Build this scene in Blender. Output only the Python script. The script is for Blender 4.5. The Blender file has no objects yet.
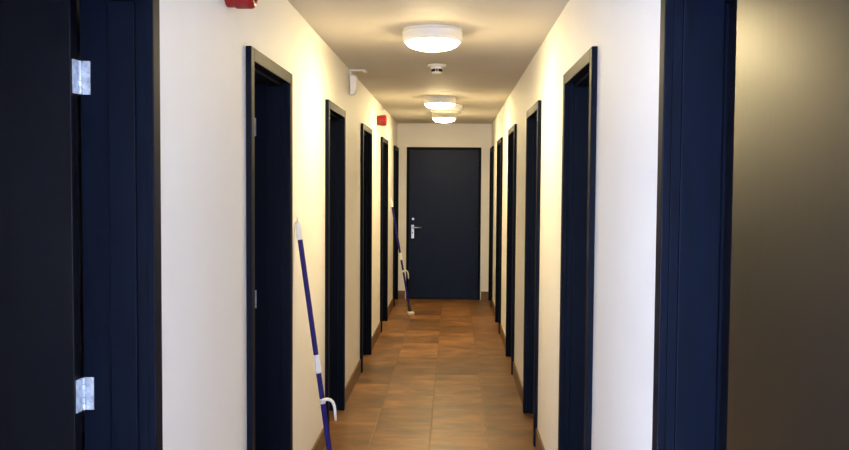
import bpy, bmesh, math, random
from mathutils import Vector, Matrix

S = bpy.context.scene
COL = S.collection
random.seed(4)

# ------------------------------------------------------------------ camera, light, exposure
cam_data = bpy.data.cameras.new('camera')
cam = bpy.data.objects.new('camera', cam_data)
COL.objects.link(cam)
YAW, PITCH, ROLL = 0.0329, 0.0465, 0.0068
fwd = Vector((-math.sin(YAW) * math.cos(PITCH), math.cos(YAW) * math.cos(PITCH), -math.sin(PITCH)))
r0 = Vector((math.cos(YAW), math.sin(YAW), 0.0))
u0 = r0.cross(fwd)
rr = r0 * math.cos(ROLL) + u0 * math.sin(ROLL)
uu = u0 * math.cos(ROLL) - r0 * math.sin(ROLL)
CAM_Z = 1.5615
cam.matrix_world = Matrix(((rr.x, uu.x, -fwd.x, 0.0), (rr.y, uu.y, -fwd.y, 0.0), (rr.z, uu.z, -fwd.z, CAM_Z), (0, 0, 0, 1)))
cam_data.sensor_width = 36.0
cam_data.lens = 36.0 * 854.8 / 849.0
cam_data.clip_start = 0.02
S.camera = cam

S.view_settings.view_transform = 'Standard'
S.view_settings.look = 'None'
S.view_settings.gamma = 1.0
S.view_settings.use_curve_mapping = False
S.view_settings.exposure = 1.35

world = bpy.data.worlds.new('sky')
S.world = world
world.use_nodes = True
wn = world.node_tree.nodes
wn['Background'].inputs['Color'].default_value = (0.62, 0.76, 1.0, 1)
wn['Background'].inputs['Strength'].default_value = 1.0

LAMP_COLOR = (1.0, 0.785, 0.41)
LAMP_EMIT = 64.0
DAY_COLOR = (0.52, 0.66, 1.0)
DAY_POWER = 180.0

day = bpy.data.lights.new('window_daylight', 'AREA')
day.shape = 'RECTANGLE'
day.size, day.size_y = 1.0, 1.3
day.energy = DAY_POWER
day.color = DAY_COLOR
day_o = bpy.data.objects.new('window_daylight', day)
COL.objects.link(day_o)
day_o.location = (-0.745, -0.85, 0.95)
day_o.rotation_euler = (math.radians(90), 0, math.radians(-90))      # stands in the side window behind the viewer, shining across (+X)

# ------------------------------------------------------------------ helpers
XL, XR, YEND, YBACK, ZC = -0.7613, 0.5179, 11.655, -1.7, 2.4
T = 0.163


def add_box(bm, a, b):
    x0, x1 = sorted((a[0], b[0])); y0, y1 = sorted((a[1], b[1])); z0, z1 = sorted((a[2], b[2]))
    v = [bm.verts.new(p) for p in ((x0, y0, z0), (x1, y0, z0), (x1, y1, z0), (x0, y1, z0),
                                   (x0, y0, z1), (x1, y0, z1), (x1, y1, z1), (x0, y1, z1))]
    for f in ((3, 2, 1, 0), (4, 5, 6, 7), (0, 1, 5, 4), (1, 2, 6, 5), (2, 3, 7, 6), (3, 0, 4, 7)):
        bm.faces.new([v[i] for i in f])


def boxes(*pairs):
    bm = bmesh.new()
    for a, b in pairs:
        add_box(bm, a, b)
    return bm


def lathe(profile, seg=48, axis='Z'):
    """profile: (radius, height) pairs turned about the axis."""
    bm = bmesh.new()
    rings = []
    for r, h in profile:
        if r < 1e-6:
            rings.append([bm.verts.new((0, 0, h))])
        else:
            rings.append([bm.verts.new((r * math.cos(2 * math.pi * k / seg), r * math.sin(2 * math.pi * k / seg), h)) for k in range(seg)])
    for A, B in zip(rings, rings[1:]):
        for k in range(seg):
            k2 = (k + 1) % seg
            if len(A) == 1 and len(B) == 1:
                continue
            if len(A) == 1:
                bm.faces.new((A[0], B[k], B[k2]))
            elif len(B) == 1:
                bm.faces.new((A[k], B[0], A[k2]))
            else:
                bm.faces.new((A[k], A[k2], B[k2], B[k]))
    if axis == 'X':
        bmesh.ops.transform(bm, matrix=Matrix.Rotation(math.pi / 2, 4, 'Y'), verts=bm.verts)
    elif axis == 'Y':
        bmesh.ops.transform(bm, matrix=Matrix.Rotation(-math.pi / 2, 4, 'X'), verts=bm.verts)
    bmesh.ops.recalc_face_normals(bm, faces=bm.faces)
    return bm


def tube(path, radii, seg=14, bm=None):
    bm = bm or bmesh.new()
    path = [Vector(p) for p in path]
    if not isinstance(radii, (list, tuple)):
        radii = [radii] * len(path)
    rings = []
    side = None
    for i, p in enumerate(path):
        d = (path[min(i + 1, len(path) - 1)] - path[max(i - 1, 0)]).normalized()
        if side is None:
            side = d.orthogonal().normalized()
        side = (side - d * side.dot(d)).normalized()
        up = d.cross(side)
        rings.append([bm.verts.new(p + (side * math.cos(2 * math.pi * k / seg) + up * math.sin(2 * math.pi * k / seg)) * radii[i]) for k in range(seg)])
    for A, B in zip(rings, rings[1:]):
        for k in range(seg):
            bm.faces.new((A[k], A[(k + 1) % seg], B[(k + 1) % seg], B[k]))
    bm.faces.new(rings[0][::-1]); bm.faces.new(rings[-1])
    bmesh.ops.recalc_face_normals(bm, faces=bm.faces)
    return bm


def obj(name, bm, m, parent=None, bevel=0.0, smooth=False, loc=None):
    me = bpy.data.meshes.new(name)
    bm.to_mesh(me); bm.free()
    me.materials.append(m)
    o = bpy.data.objects.new(name, me)
    COL.objects.link(o)
    if loc is not None:
        o.location = loc
    if parent is not None:
        o.parent = parent
    if smooth:
        for p in me.polygons:
            p.use_smooth = True
    if bevel:
        b = o.modifiers.new('bevel', 'BEVEL')
        b.width = bevel; b.segments = 2; b.limit_method = 'ANGLE'
        b.harden_normals = False
    return o


def empty(name, loc=(0, 0, 0)):
    o = bpy.data.objects.new(name, None)
    o.empty_display_size = 0.05
    COL.objects.link(o)
    o.location = loc
    return o


def tag(o, label, cat=None, group=None, kind=None):
    o['label'] = label
    if cat: o['category'] = cat
    if group: o['group'] = group
    if kind: o['kind'] = kind
    return o


# ------------------------------------------------------------------ materials
def new_mat(name, color, rough=0.5, spec=0.5, metal=0.0):
    m = bpy.data.materials.new(name)
    m.use_nodes = True
    b = m.node_tree.nodes['Principled BSDF']
    b.inputs['Base Color'].default_value = (*color, 1)
    b.inputs['Roughness'].default_value = rough
    b.inputs['Specular IOR Level'].default_value = spec
    b.inputs['Metallic'].default_value = metal
    return m


def node(m, t, **kw):
    n = m.node_tree.nodes.new(t)
    for k, v in kw.items():
        setattr(n, k, v)
    return n


def grainy(name, dark, light, rough, scale=(9, 9, 0.8), nscale=6.0, bump=0.15, dist=0.002, spec=0.5, rough_var=0.12):
    m = new_mat(name, light, rough, spec)
    nt = m.node_tree; L = nt.links; b = nt.nodes['Principled BSDF']
    tc = node(m, 'ShaderNodeTexCoord'); mp = node(m, 'ShaderNodeMapping')
    mp.inputs['Scale'].default_value = scale
    L.new(tc.outputs['Object'], mp.inputs['Vector'])
    n = node(m, 'ShaderNodeTexNoise'); n.inputs['Scale'].default_value = nscale; n.inputs['Detail'].default_value = 6
    L.new(mp.outputs['Vector'], n.inputs['Vector'])
    mix = node(m, 'ShaderNodeMix', data_type='RGBA')
    mix.inputs[6].default_value = (*dark, 1); mix.inputs[7].default_value = (*light, 1)
    ramp = node(m, 'ShaderNodeMapRange'); ramp.inputs[1].default_value = 0.3; ramp.inputs[2].default_value = 0.7
    L.new(n.outputs['Fac'], ramp.inputs[0]); L.new(ramp.outputs[0], mix.inputs[0]); L.new(mix.outputs[2], b.inputs['Base Color'])
    rv = node(m, 'ShaderNodeMapRange'); rv.inputs[3].default_value = rough - rough_var / 2; rv.inputs[4].default_value = rough + rough_var / 2
    L.new(n.outputs['Fac'], rv.inputs[0]); L.new(rv.outputs[0], b.inputs['Roughness'])
    bp = node(m, 'ShaderNodeBump'); bp.inputs['Strength'].default_value = bump; bp.inputs['Distance'].default_value = dist
    L.new(n.outputs['Fac'], bp.inputs['Height']); L.new(bp.outputs['Normal'], b.inputs['Normal'])
    return m


M = {}
ANISO = 0.25
M['wall'] = grainy('cream_wall_paint', (0.78, 0.76, 0.72), (0.83, 0.81, 0.77), 0.6, scale=(1, 1, 1), nscale=1.7, bump=0.05, spec=0.25)
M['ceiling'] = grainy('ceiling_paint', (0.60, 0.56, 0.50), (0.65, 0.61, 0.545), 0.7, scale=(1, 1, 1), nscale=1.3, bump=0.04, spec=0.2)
M['navy'] = grainy('navy_painted_wood', (0.0003, 0.0018, 0.0070), (0.0006, 0.0032, 0.0120), 0.55, bump=0.10, spec=0.10)
M['leaf'] = grainy('dark_navy_door_paint', (0.0026, 0.0030, 0.0056), (0.0038, 0.0046, 0.0088), 0.42, spec=0.14, scale=(6, 6, 0.5), bump=0.05)
M['end_leaf'] = grainy('end_door_paint', (0.0026, 0.0075, 0.028), (0.0038, 0.0105, 0.038), 0.45, spec=0.15, scale=(5, 5, 0.5), bump=0.05)
M['brown_leaf'] = grainy('anthracite_door_paint', (0.0036, 0.0033, 0.0030), (0.0050, 0.0046, 0.0040), 0.34, scale=(30, 30, 0.6), nscale=4, bump=0.0, dist=0.0005, spec=0.09, rough_var=0.05)
b = M['brown_leaf'].node_tree.nodes['Principled BSDF']
tg = node(M['brown_leaf'], 'ShaderNodeTangent', direction_type='UV_MAP', uv_map='grain')
M['brown_leaf'].node_tree.links.new(tg.outputs[0], b.inputs['Tangent'])
b.inputs['Anisotropic'].default_value = 0.75          # fine upright brushing
b.inputs['Anisotropic Rotation'].default_value = ANISO
M['chrome'] = new_mat('brushed_steel', (0.50, 0.52, 0.55), 0.32, 0.5, 1.0)
M['zinc'] = grainy('zinc_hinge_plate', (0.26, 0.31, 0.40), (0.62, 0.70, 0.82), 0.42, scale=(1, 1, 1), nscale=55, bump=0.1, spec=0.6)
M['zinc'].node_tree.nodes['Principled BSDF'].inputs['Metallic'].default_value = 0.35
M['dark'] = new_mat('dark_plastic', (0.012, 0.012, 0.014), 0.5)
M['white'] = new_mat('white_plastic', (0.80, 0.79, 0.76), 0.4)
M['red'] = new_mat('red_plastic', (0.27, 0.010, 0.009), 0.35)
M['blue'] = new_mat('blue_pole_paint', (0.012, 0.006, 0.125), 0.45, 0.25)
M['mop_grey'] = grainy('grey_mop_pad', (0.45, 0.43, 0.40), (0.60, 0.57, 0.53), 0.9, scale=(1, 1, 1), nscale=90, bump=0.5, dist=0.004)
M['glass'] = new_mat('window_glass', (1, 1, 1), 0.02)
M['glass'].node_tree.nodes['Principled BSDF'].inputs['Transmission Weight'].default_value = 1.0
M['opal'] = new_mat('opal_lamp_ring', (0.82, 0.80, 0.75), 0.35)
M['opal_lit'] = new_mat('lit_opal_ring', (0.70, 0.68, 0.64), 0.35)
b = M['opal_lit'].node_tree.nodes['Principled BSDF']
b.inputs['Emission Color'].default_value = (1.0, 0.86, 0.62, 1); b.inputs['Emission Strength'].default_value = 0.04
M['lens'] = new_mat('glowing_lamp_lens', (0.9, 0.88, 0.82), 0.4)
b = M['lens'].node_tree.nodes['Principled BSDF']
b.inputs['Emission Color'].default_value = (*LAMP_COLOR, 1); b.inputs['Emission Strength'].default_value = LAMP_EMIT
M['dim_lens'] = new_mat('weaker_lamp_lens', (0.9, 0.88, 0.82), 0.4)
b = M['dim_lens'].node_tree.nodes['Principled BSDF']
b.inputs['Emission Color'].default_value = (*LAMP_COLOR, 1); b.inputs['Emission Strength'].default_value = LAMP_EMIT * 0.4


def floor_mat():
    m = new_mat('brown_floor_tiles', (0.2, 0.1, 0.04), 0.4)
    nt = m.node_tree; L = nt.links; b = nt.nodes['Principled BSDF']
    P = 0.357
    tc = node(m, 'ShaderNodeTexCoord'); mp = node(m, 'ShaderNodeMapping')
    mp.inputs['Scale'].default_value = (1 / P, 1 / P, 1)
    mp.inputs['Location'].default_value = (0.128 / P + 10, 0.42 + 10, 0)
    L.new(tc.outputs['Object'], mp.inputs['Vector'])
    fl = node(m, 'ShaderNodeVectorMath', operation='FLOOR'); L.new(mp.outputs[0], fl.inputs[0])
    fr = node(m, 'ShaderNodeVectorMath', operation='FRACTION'); L.new(mp.outputs[0], fr.inputs[0])
    wnz = node(m, 'ShaderNodeTexWhiteNoise', noise_dimensions='2D'); L.new(fl.outputs[0], wnz.inputs['Vector'])
    # mottled stain inside every tile, streaked across the corridor
    add = node(m, 'ShaderNodeVectorMath', operation='MULTIPLY_ADD')
    L.new(wnz.outputs['Color'], add.inputs[0]); add.inputs[1].default_value = (30, 30, 30); L.new(mp.outputs[0], add.inputs[2])
    sc = node(m, 'ShaderNodeMapping'); sc.inputs['Scale'].default_value = (0.9, 1.6, 1); L.new(add.outputs[0], sc.inputs['Vector'])
    n1 = node(m, 'ShaderNodeTexNoise'); n1.inputs['Scale'].default_value = 1.6; n1.inputs['Detail'].default_value = 7; n1.inputs['Roughness'].default_value = 0.6
    L.new(sc.outputs[0], n1.inputs['Vector'])
    cr = node(m, 'ShaderNodeValToRGB')
    e = cr.color_ramp.elements
    e[0].position = 0.28; e[0].color = (0.092, 0.041, 0.014, 1)
    e[1].position = 0.74; e[1].color = (0.39, 0.170, 0.054, 1)
    mid = cr.color_ramp.elements.new(0.5); mid.color = (0.215, 0.097, 0.031, 1)
    L.new(n1.outputs['Fac'], cr.inputs[0])
    hsv = node(m, 'ShaderNodeHueSaturation')
    vr = node(m, 'ShaderNodeMapRange'); vr.inputs[3].default_value = 0.60; vr.inputs[4].default_value = 1.18
    L.new(wnz.outputs['Value'], vr.inputs[0]); L.new(vr.outputs[0], hsv.inputs['Value']); L.new(cr.outputs[0], hsv.inputs['Color'])
    # joints
    sep = node(m, 'ShaderNodeSeparateXYZ'); L.new(fr.outputs[0], sep.inputs[0])
    ds = []
    for ax in ('X', 'Y'):
        s = node(m, 'ShaderNodeMath', operation='SUBTRACT'); L.new(sep.outputs[ax], s.inputs[0]); s.inputs[1].default_value = 0.5
        a = node(m, 'ShaderNodeMath', operation='ABSOLUTE'); L.new(s.outputs[0], a.inputs[0]); ds.append(a)
    mx = node(m, 'ShaderNodeMath', operation='MAXIMUM'); L.new(ds[0].outputs[0], mx.inputs[0]); L.new(ds[1].outputs[0], mx.inputs[1])
    jt = node(m, 'ShaderNodeMapRange'); jt.inputs[1].default_value = 0.487; jt.inputs[2].default_value = 0.495
    L.new(mx.outputs[0], jt.inputs[0])
    mix = node(m, 'ShaderNodeMix', data_type='RGBA'); L.new(jt.outputs[0], mix.inputs[0]); L.new(hsv.outputs[0], mix.inputs[6])
    mix.inputs[7].default_value = (0.165, 0.076, 0.026, 1)
    L.new(mix.outputs[2], b.inputs['Base Color'])
    rg = node(m, 'ShaderNodeMapRange'); rg.inputs[3].default_value = 0.33; rg.inputs[4].default_value = 0.5
    L.new(n1.outputs['Fac'], rg.inputs[0]); L.new(rg.outputs[0], b.inputs['Roughness'])
    inv = node(m, 'ShaderNodeMath', operation='SUBTRACT'); inv.inputs[0].default_value = 1; L.new(jt.outputs[0], inv.inputs[1])
    bp = node(m, 'ShaderNodeBump'); bp.inputs['Strength'].default_value = 0.4; bp.inputs['Distance'].default_value = 0.002
    L.new(inv.outputs[0], bp.inputs['Height']); L.new(bp.outputs['Normal'], b.inputs['Normal'])
    return m


M['floor'] = floor_mat()
M['skirting'] = grainy('brown_skirting_tile', (0.10, 0.048, 0.020), (0.17, 0.085, 0.036), 0.45, scale=(1, 1, 1), nscale=7, bump=0.05)

# ------------------------------------------------------------------ the setting
OUT_L, OUT_R = -2.3, 1.7


def structure(name, bm, m, label, cat, **kw):
    return tag(obj(name, bm, m, **kw), label, cat, kind='structure')


structure('floor', boxes(((OUT_L, YBACK, -0.1), (OUT_R, YEND + 0.2, 0))), M['floor'], 'brown mottled square tile floor of the corridor', 'floor')
structure('ceiling', boxes(((OUT_L, YBACK, ZC), (OUT_R, YEND + 0.2, ZC + 0.12))), M['ceiling'], 'plain warm white ceiling carrying the round lamps', 'ceiling')

PRO = 0.022      # how far an architrave stands off the wall
ARCH = 0.046     # its width
HEAD = 2.066     # its top
LIN = 0.024      # lining board thickness
PIT, W = 1.9493, 0.805
NEAR2 = 3.1227
DOORS_L = [(1.26, 2.146)] + [(NEAR2 + PIT * k, NEAR2 + PIT * k + W) for k in range(5)]
DOORS_R = [(1.385, 2.10)] + [(NEAR2 + PIT * k, NEAR2 + PIT * k + W) for k in range(5)]
DOORS_L[5] = (DOORS_L[5][0], YEND - 0.006)
DOORS_R[5] = (DOORS_R[5][0], YEND - 0.006)
ROUGH = ARCH - LIN


def corridor_wall(name, x, out, doors, label, window=None):
    bm = bmesh.new()
    y = YBACK
    if window:
        w0, w1, z0, z1 = window
        add_box(bm, (x, y, 0), (x + out * T, w0, ZC))
        add_box(bm, (x, w0, 0), (x + out * T, w1, z0)); add_box(bm, (x, w0, z1), (x + out * T, w1, ZC))
        y = w1
    for a, c in doors:
        add_box(bm, (x, y, 0), (x + out * T, a + ROUGH, ZC))
        add_box(bm, (x, a + ROUGH, HEAD - ROUGH), (x + out * T, c - ROUGH, ZC))
        y = c - ROUGH
    add_box(bm, (x, y, 0), (x + out * T, YEND + 0.1, ZC))
    structure(name, bm, M['wall'], label, 'wall')


corridor_wall('wall_left', XL, -1, DOORS_L, 'cream corridor wall that the blue mop leans against', window=(-1.40, -0.30, 0.2, 2.2))
corridor_wall('wall_right', XR, 1, DOORS_R, 'cream corridor wall facing the mops')
# end wall with its door opening; added slab behind it blocks leaking sky light
EX0, EX1, ETOP = -0.632, 0.383, 2.08
structure('wall_end', boxes(((XL - T, YEND, 0), (EX0, YEND + 0.15, ZC)), ((EX1, YEND, 0), (XR + T, YEND + 0.15, ZC)), ((EX0, YEND, ETOP), (EX1, YEND + 0.15, ZC)), ((XL - T, YEND + 0.15, 0), (XR + T, YEND + 0.2, ZC))),
          M['wall'], 'cream end wall of the corridor around the dark door', 'wall')
# outer walls of the rooms beside the corridor, and the wall behind the viewer with its window
structure('wall_outer_left', boxes(((OUT_L - 0.1, YBACK, 0), (OUT_L, YEND + 0.2, ZC)), ((OUT_L, YEND + 0.05, 0), (XL - T, YEND + 0.2, ZC))), M['wall'], 'far wall of the dark rooms beside the corridor', 'wall')
structure('wall_outer_right', boxes(((OUT_R, YBACK, 0), (OUT_R + 0.1, YEND + 0.2, ZC)), ((XR + T, YEND + 0.05, 0), (OUT_R, YEND + 0.2, ZC))), M['wall'], 'far wall of the rooms opposite the mop side', 'wall')
structure('wall_back', boxes(((OUT_L, YBACK - 0.1, 0), (OUT_R, YBACK, ZC))), M['wall'], 'wall closing the corridor behind the viewer', 'wall')
WY0, WY1, WZ0, WZ1 = -1.40, -0.30, 0.2, 2.2
win = tag(empty('window_1', (XL, 0, 0)), 'tall side window behind the viewer letting in blue daylight', 'window', kind='structure')
fw = 0.05
obj('window_frame', boxes(((-0.1, WY0, WZ0), (-0.04, WY0 + fw, WZ1)), ((-0.1, WY1 - fw, WZ0), (-0.04, WY1, WZ1)), ((-0.1, WY0 + fw, WZ0), (-0.04, WY1 - fw, WZ0 + fw)), ((-0.1, WY0 + fw, WZ1 - fw), (-0.04, WY1 - fw, WZ1))), M['white'], win)
obj('pane', boxes(((-0.075, WY0 + fw, WZ0 + fw), (-0.065, WY1 - fw, WZ1 - fw))), M['glass'], win)

# tile skirting along every bare stretch of wall
BH, BT = 0.115, 0.011


def skirting(name, x, inn, doors, label):
    bm = bmesh.new()
    y = YBACK
    for a, c in doors:
        if a - y > 0.02:
            add_box(bm, (x, y, 0.0), (x + inn * BT, a, BH))
        y = c
    structure(name, bm, M['skirting'], label, 'skirting', bevel=0.002)


skirting('baseboard_left', XL, 1, DOORS_L, 'brown tile skirting along the mop side wall')
skirting('baseboard_right', XR, -1, DOORS_R, 'brown tile skirting along the wall facing the mops')
structure('baseboard_end', boxes(((XL, YEND - BT, 0), (EX0 - 0.012, YEND, BH)), ((EX1 + 0.012, YEND - BT, 0), (XR, YEND, BH))), M['skirting'], 'brown tile skirting pieces beside the end door', 'skirting', bevel=0.002)


# ------------------------------------------------------------------ doors
def hinge(parent, x, y, z, out):
    """butt hinge of a door standing open: one plate on the jamb, one on the leaf edge, knuckle between."""
    h = 0.082
    bm = bmesh.new()
    add_box(bm, (x - out * 0.0275, y - 0.0035, z - h / 2), (x - out * 0.004, y + 0.001, z + h / 2))
    add_box(bm, (x - out * 0.002, y - 0.040, z - h / 2), (x + out * 0.001, y - 0.006, z + h / 2))
    for k in range(5):
        za = z - h / 2 + k * h / 5
        tube([(x - out * 0.004, y - 0.006, za + 0.0008), (x - out * 0.004, y - 0.006, za + h / 5 - 0.0008)], 0.0055, 12, bm)
    for dz in (-0.030, -0.012, 0.012, 0.030):                     # countersunk screws
        for dx in ((0.012,) if abs(dz) > 0.02 else (0.021,)):
            c = bmesh.ops.create_cone(bm, cap_ends=True, segments=10, radius1=0.0036, radius2=0.0028, depth=0.0022,
                                      matrix=Matrix.Translation((x - out * (dx), y - 0.0042, z + dz)) @ Matrix.Rotation(math.pi / 2, 4, 'X'))
    return obj('hinge', bm, M['zinc'], parent)


def handle(parent, loc, nrm, along):
    """lever handle: long backplate, boss, lever and cylinder. nrm = outward unit vector, along = lever direction."""
    n, a = Vector(nrm), Vector(along)
    o = empty('door_handle', loc); o.parent = parent
    def P(u, v, w): return a * u + n * v + Vector((0, 0, w))
    bm = bmesh.new()
    p, q2 = P(-0.020, 0.0, -0.150), P(0.020, 0.008, 0.035)
    add_box(bm, p, q2)
    obj('backplate', bm, M['chrome'], o, bevel=0.003)
    bm = tube([P(0, 0.008, 0), P(0, 0.042, 0), P(0.010, 0.052, 0.0), P(0.03, 0.055, 0), P(0.125, 0.055, 0)], [0.010, 0.009, 0.009, 0.0085, 0.0085], 12)
    obj('lever', bm, M['chrome'], o, smooth=True)
    bm = tube([P(0, 0.007, -0.075), P(0, 0.014, -0.075)], 0.009, 12)
    obj('key_cylinder', bm, M['dark'], o)
    return o


def side_door(name, x, out, a, c, label, open_leaf=False, special=False):
    """a, c: outer edges of the architrave along the corridor; out: direction away from the corridor."""
    root = tag(empty(name, (0, 0, 0)), label, 'door', kind='structure')
    ca, cc, ct = a + ARCH, c - ARCH, HEAD - ARCH       # clear opening
    e = 0.0008
    def bx(d0, y0, z0, d1, y1, z1):
        return ((x + out * d0, y0, z0), (x + out * d1, y1, z1))
    obj('architrave', boxes(bx(-PRO, a, 0, -e, ca + 0.004, HEAD), bx(-PRO, cc - 0.004, 0, -e, c, HEAD), bx(-PRO, ca + 0.004, ct - 0.004, -e, cc - 0.004, HEAD)), M['navy'], root, bevel=0.0025)
    obj('jamb_lining', boxes(bx(-e, ca - LIN + e, 0, T, ca, ct + LIN - e), bx(-e, cc, 0, T, cc + LIN - e, ct + LIN - e), bx(-e, ca, ct, T, cc, ct + LIN - e)), M['navy'], root, bevel=0.0015)
    if special:
        s0, s1 = 0.020, 0.115
        obj('door_stop', boxes(bx(s0, ca, 0, s1, ca + 0.012, ct - 0.012), bx(s0, cc - 0.012, 0, s1, cc, ct - 0.012), bx(s0, ca, ct - 0.012, s1, cc, ct)), M['navy'], root, bevel=0.0015)
        obj('inner_panel', boxes(bx(0.126, ca + 0.002, 0.004, 0.160, cc - 0.002, ct - 0.030), bx(0.118, ca + 0.002, ct - 0.029, 0.160, cc - 0.002, ct - 0.002)), M['leaf'], root, bevel=0.002)
        # the leaf, swung right round and folded back beside the corridor wall
        w = 0.66
        lf = empty('door_leaf', (LEAF_X, 1.393, 0.006)); lf.parent = root
        lf.rotation_euler = (0, 0, math.radians(-LEAF_AJAR))
        p = obj('panel', boxes(((0, -w, 0), (0.036, 0, ct - 0.004))), M['brown_leaf'], lf, bevel=0.0015)
        uv = p.data.uv_layers.new(name='grain')
        for lp in p.data.loops:
            co = p.data.vertices[lp.vertex_index].co
            uv.data[lp.index].uv = (co.y, co.z)
        handle(lf, (-0.0005, -w + 0.065, 1.0), (-1, 0, 0), (0, 1, 0))
        for z in (1.808, 1.026, 0.20):
            bm = tube([(0.041, -0.004, z - 0.043), (0.041, -0.004, z + 0.043)], 0.0055, 12)
            add_box(bm, (0.0362, -0.036, z - 0.043), (0.0382, -0.004, z + 0.043))
            obj('hinge', bm, M['zinc'], lf)
        return root
    s0, s1 = 0.022, 0.088
    obj('door_stop', boxes(bx(s0, ca, 0, s1, ca + 0.013, ct - 0.013), bx(s0, cc - 0.013, 0, s1, cc, ct - 0.013), bx(s0, ca, ct - 0.013, s1, cc, ct)), M['navy'], root, bevel=0.0015)
    w = cc - ca - 0.006
    if open_leaf:
        lx = x + out * (T + 0.003)
        lf = obj('door_leaf', boxes(((lx, cc - 0.046, 0.006), (lx + out * w, cc - 0.006, ct - 0.006))), M['leaf'], root, bevel=0.0015)
        for z in (1.821, 1.033, 0.20):
            hinge(root, x + out * (T + 0.001), cc, z, out)
        handle(root, (lx + out * (w - 0.065), cc - 0.0465, 1.0), (0, -1, 0), (-out, 0, 0))
    else:
        obj('door_leaf', boxes(bx(s1 + 0.003, ca + 0.003, 0.006, s1 + 0.043, cc - 0.003, ct - 0.003)), M['leaf'], root, bevel=0.0015)
        handle(root, (x + out * (s1 + 0.0025), ca + 0.075, 1.0), (-out, 0, 0), (0, 1, 0))
    return root


LEAF_AJAR = 4.1
LEAF_X = 0.450
lab_l = ['navy door frame nearest the viewer on the mop side, its door hinged open with bright hinges',
         'navy door frame just before the near blue mop, hinged door open into a dark room',
         'navy door frame just beyond the near blue mop',
         'navy door frame just before the far red alarm sounder',
         'narrow-looking navy door frame just before the far mop',
         'navy door frame behind the far mop, in the corner by the end door']
lab_r = ['navy door frame opposite the open near door, glossy brownish leaf folded back beside the wall',
         'second navy door frame from the viewer on the wall facing the mops, under beige-lit head trim',
         'third navy door frame from the viewer on the wall facing the mops',
         'fourth navy door frame from the viewer on the wall facing the mops',
         'fifth navy door frame from the viewer on the wall facing the mops',
         'sixth and last navy door frame on the wall facing the mops, beside the end wall']
for k, (a, c) in enumerate(DOORS_L):
    side_door('door_%d' % (k + 1), XL, -1, a, c, lab_l[k], open_leaf=k < 2)
for k, (a, c) in enumerate(DOORS_R):
    side_door('door_%d' % (k + 7), XR, 1, a, c, lab_r[k], special=(k == 0))

# the door closing the corridor
ed = tag(empty('door_13', (0, YEND, 0)), 'wide dark navy closed door in the end wall with a steel lever handle', 'door', kind='structure')
FJ = 0.032
obj('door_frame', boxes(((EX0 + .001, -0.012, 0), (EX0 + FJ, 0.10, ETOP - .001)), ((EX1 - FJ, -0.012, 0), (EX1 - .001, 0.10, ETOP - .001)), ((EX0 + FJ, -0.012, ETOP - FJ), (EX1 - FJ, 0.10, ETOP - .001))), M['navy'], ed, bevel=0.002)
obj('door_leaf', boxes(((EX0 + FJ + .003, 0.002, 0.008), (EX1 - FJ - .003, 0.045, ETOP - FJ - .003))), M['end_leaf'], ed, bevel=0.002)
handle(ed, (-0.545, 0.0015, 0.985), (0, -1, 0), (1, 0, 0))
bm = tube([(-0.540, 0.003, 1.10), (-0.540, -0.010, 1.10)], 0.016, 16)
obj('lock_rose', bm, M['chrome'], ed)


# ------------------------------------------------------------------ ceiling lamps and detectors
def lamp(x, y, label, lit=True, r=0.160, lens='lens'):
    o = tag(empty('ceiling_lamp', (x, y, ZC)), label, 'lamp', 'round ceiling lamps down the corridor')
    bm = lathe([(0, 0), (r * 0.97, 0), (r * 0.97, -0.010), (0, -0.010)])
    obj('base_plate', bm, M['white'], o)
    prof = [(0, -0.0105), (r * 0.985, -0.0105), (r, -0.016)]
    for k in range(5):                                   # faintly ribbed opal ring
        z = -0.020 - k * 0.008
        prof += [(r - 0.001, z), (r - 0.003, z - 0.004)]
    prof += [(r * 0.965, -0.064), (r * 0.93, -0.068), (r * 0.88, -0.069), (r * 0.88, -0.066), (0, -0.065)]
    obj('diffuser_ring', lathe(prof), M['opal_lit'] if lit else M['opal'], o, smooth=True)
    dome = [(0, -0.067), (r * 0.87, -0.0685)]
    for k in range(1, 11):
        t = k / 10 * math.pi / 2
        dome.append((r * 0.87 * math.cos(t), -0.0685 - 0.043 * math.sin(t)))
    dome[-1] = (0, dome[-1][1])
    obj('lens', lathe(dome), M[lens] if lit else M['opal'], o, smooth=True)
    return o


lamp(-0.110, 0.70, 'weaker round ceiling lamp overhead, just behind the top edge of the view', lens='dim_lens')
lamp(-0.117, 4.66, 'round white ceiling lamp nearest the viewer, largest and glowing', r=0.163)
lamp(-0.130, 8.20, 'glowing round ceiling lamp between the smoke detector and the unlit lamp')
lamp(-0.076, 9.02, 'unlit round ceiling lamp showing as a pale rim between two glowing ones', lit=False, r=0.175)
lamp(-0.110, 9.95, 'farthest glowing round ceiling lamp, nearest the end door', r=0.145)

sdt = tag(empty('smoke_detector', (-0.118, 6.0, ZC)), 'small white round smoke detector with dark vents on the ceiling behind the nearest lamp', 'smoke detector')
obj('base', lathe([(0, 0), (0.064, 0), (0.066, -0.006), (0.060, -0.014), (0, -0.014)]), M['white'], sdt, smooth=False)
obj('sensor_body', lathe([(0, -0.0145), (0.046, -0.0145), (0.044, -0.030), (0.030, -0.0305), (0.030, -0.0505), (0.040, -0.051), (0.034, -0.060), (0, -0.062)]), M['white'], sdt)
bm = bmesh.new()
for k in range(12):
    t = 2 * math.pi * k / 12
    v0 = len(bm.verts)
    add_box(bm, (-0.0055, 0.0302, -0.0502), (0.0055, 0.0385, -0.0312))
    bm.verts.ensure_lookup_table()
    bmesh.ops.transform(bm, matrix=Matrix.Rotation(t, 4, 'Z'), verts=bm.verts[v0:])
obj('vent_slots', bm, M['dark'], sdt)


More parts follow.
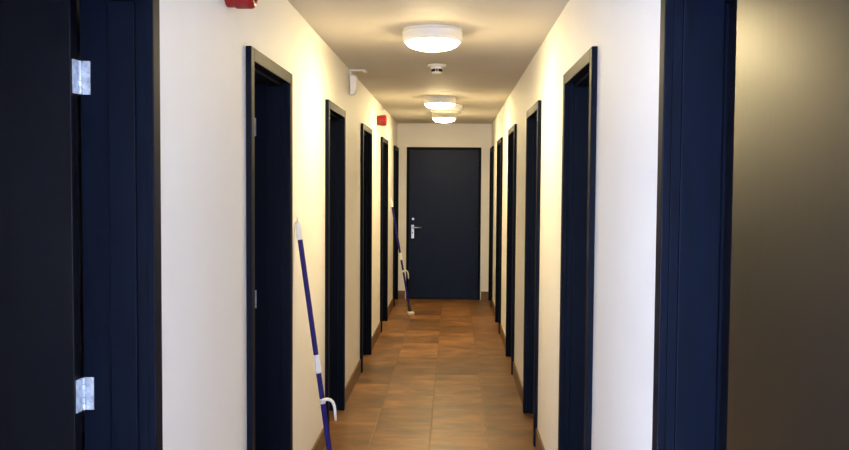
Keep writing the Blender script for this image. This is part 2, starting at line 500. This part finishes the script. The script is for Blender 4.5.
def sounder(y, z, label):
    o = tag(empty('alarm_sounder', (XL, y, z)), label, 'fire alarm', 'red alarm sounders on the mop side wall')
    obj('mounting_base', lathe([(0, 0.0005), (0.047, 0.0005), (0.049, 0.004), (0.049, 0.030), (0, 0.030)], axis='X'), M['red'], o)
    prof = [(0, 0.0305), (0.052, 0.0305), (0.053, 0.034), (0.053, 0.080)]
    for k in range(1, 7):
        t = k / 6 * math.pi / 2
        prof.append((0.037 + 0.016 * math.cos(t), 0.080 + 0.016 * math.sin(t)))
    prof += [(0.030, 0.096), (0.028, 0.092), (0.016, 0.092), (0.014, 0.096), (0, 0.096)]
    obj('sounder_horn', lathe(prof, axis='X'), M['red'], o, smooth=True)
    return o


sounder(2.870, 2.201, 'large red alarm sounder cut by the top edge, nearest the viewer')
sounder(8.545, 2.203, 'small red alarm sounder high on the wall beyond the ceiling sensor')

# motion sensor on a bracket in the angle of wall and ceiling
ms = tag(empty('motion_sensor', (XL, 6.25, 2.30)), 'white motion sensor on a bracket under the ceiling edge, mop side', 'sensor')
obj('ceiling_bracket', boxes(((0.001, -0.020, 0.088), (0.120, 0.020, 0.0995)), ((0.001, -0.020, 0.060), (0.012, 0.020, 0.088)), ((0.100, -0.022, 0.078), (0.128, 0.022, 0.088))), M['white'], ms, bevel=0.003)
bm = bmesh.new()
sect = [(0.050, 0.058), (0.060, 0.030), (0.056, -0.055), (0.036, -0.085), (0.006, -0.085), (0.004, 0.058)]
lo = [bm.verts.new((px, -0.030, pz)) for px, pz in sect]
hi = [bm.verts.new((px, 0.030, pz)) for px, pz in sect]
bm.faces.new(lo); bm.faces.new(hi[::-1])
for k in range(len(sect)):
    j = (k + 1) % len(sect)
    bm.faces.new((lo[j], lo[k], hi[k], hi[j]))
bmesh.ops.recalc_face_normals(bm, faces=bm.faces)
obj('housing', bm, M['white'], ms, bevel=0.006)
obj('lens_window', boxes(((0.0565, -0.020, -0.050), (0.0615, 0.020, 0.005))), M['opal'], ms, bevel=0.002)


# ------------------------------------------------------------------ mops
def mop(base, top, label):
    """blue pole leaning on the wall; base = foot on the floor, top = point where the tip touches."""
    B, Tp = Vector(base), Vector(top)
    o = tag(empty('mop', base), label, 'mop', 'blue mops leaning on the wall')
    D = Tp - B
    ln = D.length
    d = D.normalized()
    def at(z): return d * (z / d.z)                     # local point on the pole axis at height z
    R = 0.0125
    ztop = D.z
    obj('pole', tube([at(0.045), at(ztop - 0.085)], R), M['blue'], o, smooth=False)
    obj('tip_grip', tube([at(ztop - 0.09), at(ztop - 0.075), at(ztop - 0.02), at(ztop - 0.004), at(ztop)], [R * 1.12, R * 1.25, R * 1.15, R * 0.95, R * 0.5]), M['white'], o)
    obj('tip_ring', tube([at(ztop - 0.004) + Vector((0.0, 0.010 * math.cos(t), 0.012 + 0.012 * math.sin(t))) for t in [math.radians(a) for a in range(-80, 265, 15)]], 0.003, 8), M['white'], o)
    obj('collar', tube([at(0.655), at(0.662), at(0.735), at(0.742)], [R * 1.08, R * 1.3, R * 1.3, R * 1.08]), M['white'], o)
    c = at(0.522)
    pts = [(-0.012, 0.0), (0.008, 0.006), (0.024, 0.010), (0.040, 0.007), (0.052, -0.004), (0.059, -0.022), (0.063, -0.052), (0.066, -0.092)]
    hk = obj('hook', tube([c + Vector((px, -0.010, pz)) for px, pz in pts], [0.0075, 0.008, 0.0078, 0.0075, 0.0073, 0.007, 0.0068, 0.006]), M['white'], o, smooth=True)
    obj('clip', tube([at(0.508), at(0.511), at(0.529), at(0.532)], [R * 1.05, R * 1.15, R * 1.15, R * 1.05]), M['white'], hk)
    obj('socket', tube([at(0.030), at(0.050), at(0.115), at(0.125)], [0.022, 0.022, 0.018, 0.014]), M['dark'], o)
    obj('foot_pad', lathe([(0, 0.0), (0.046, 0.0), (0.050, 0.006), (0.046, 0.026), (0.030, 0.034), (0, 0.036)], 32), M['mop_grey'], o)
    return o


mop((-0.542, 4.03, 0.0), (XL + 0.014, 4.093, 1.385), 'blue mop pole with white hook, leaning on the wall nearest the viewer')
mop((-0.500, 10.28, 0.0), (XL + 0.014, 10.33, 1.385), 'far dark mop leaning on the wall beside the end door')
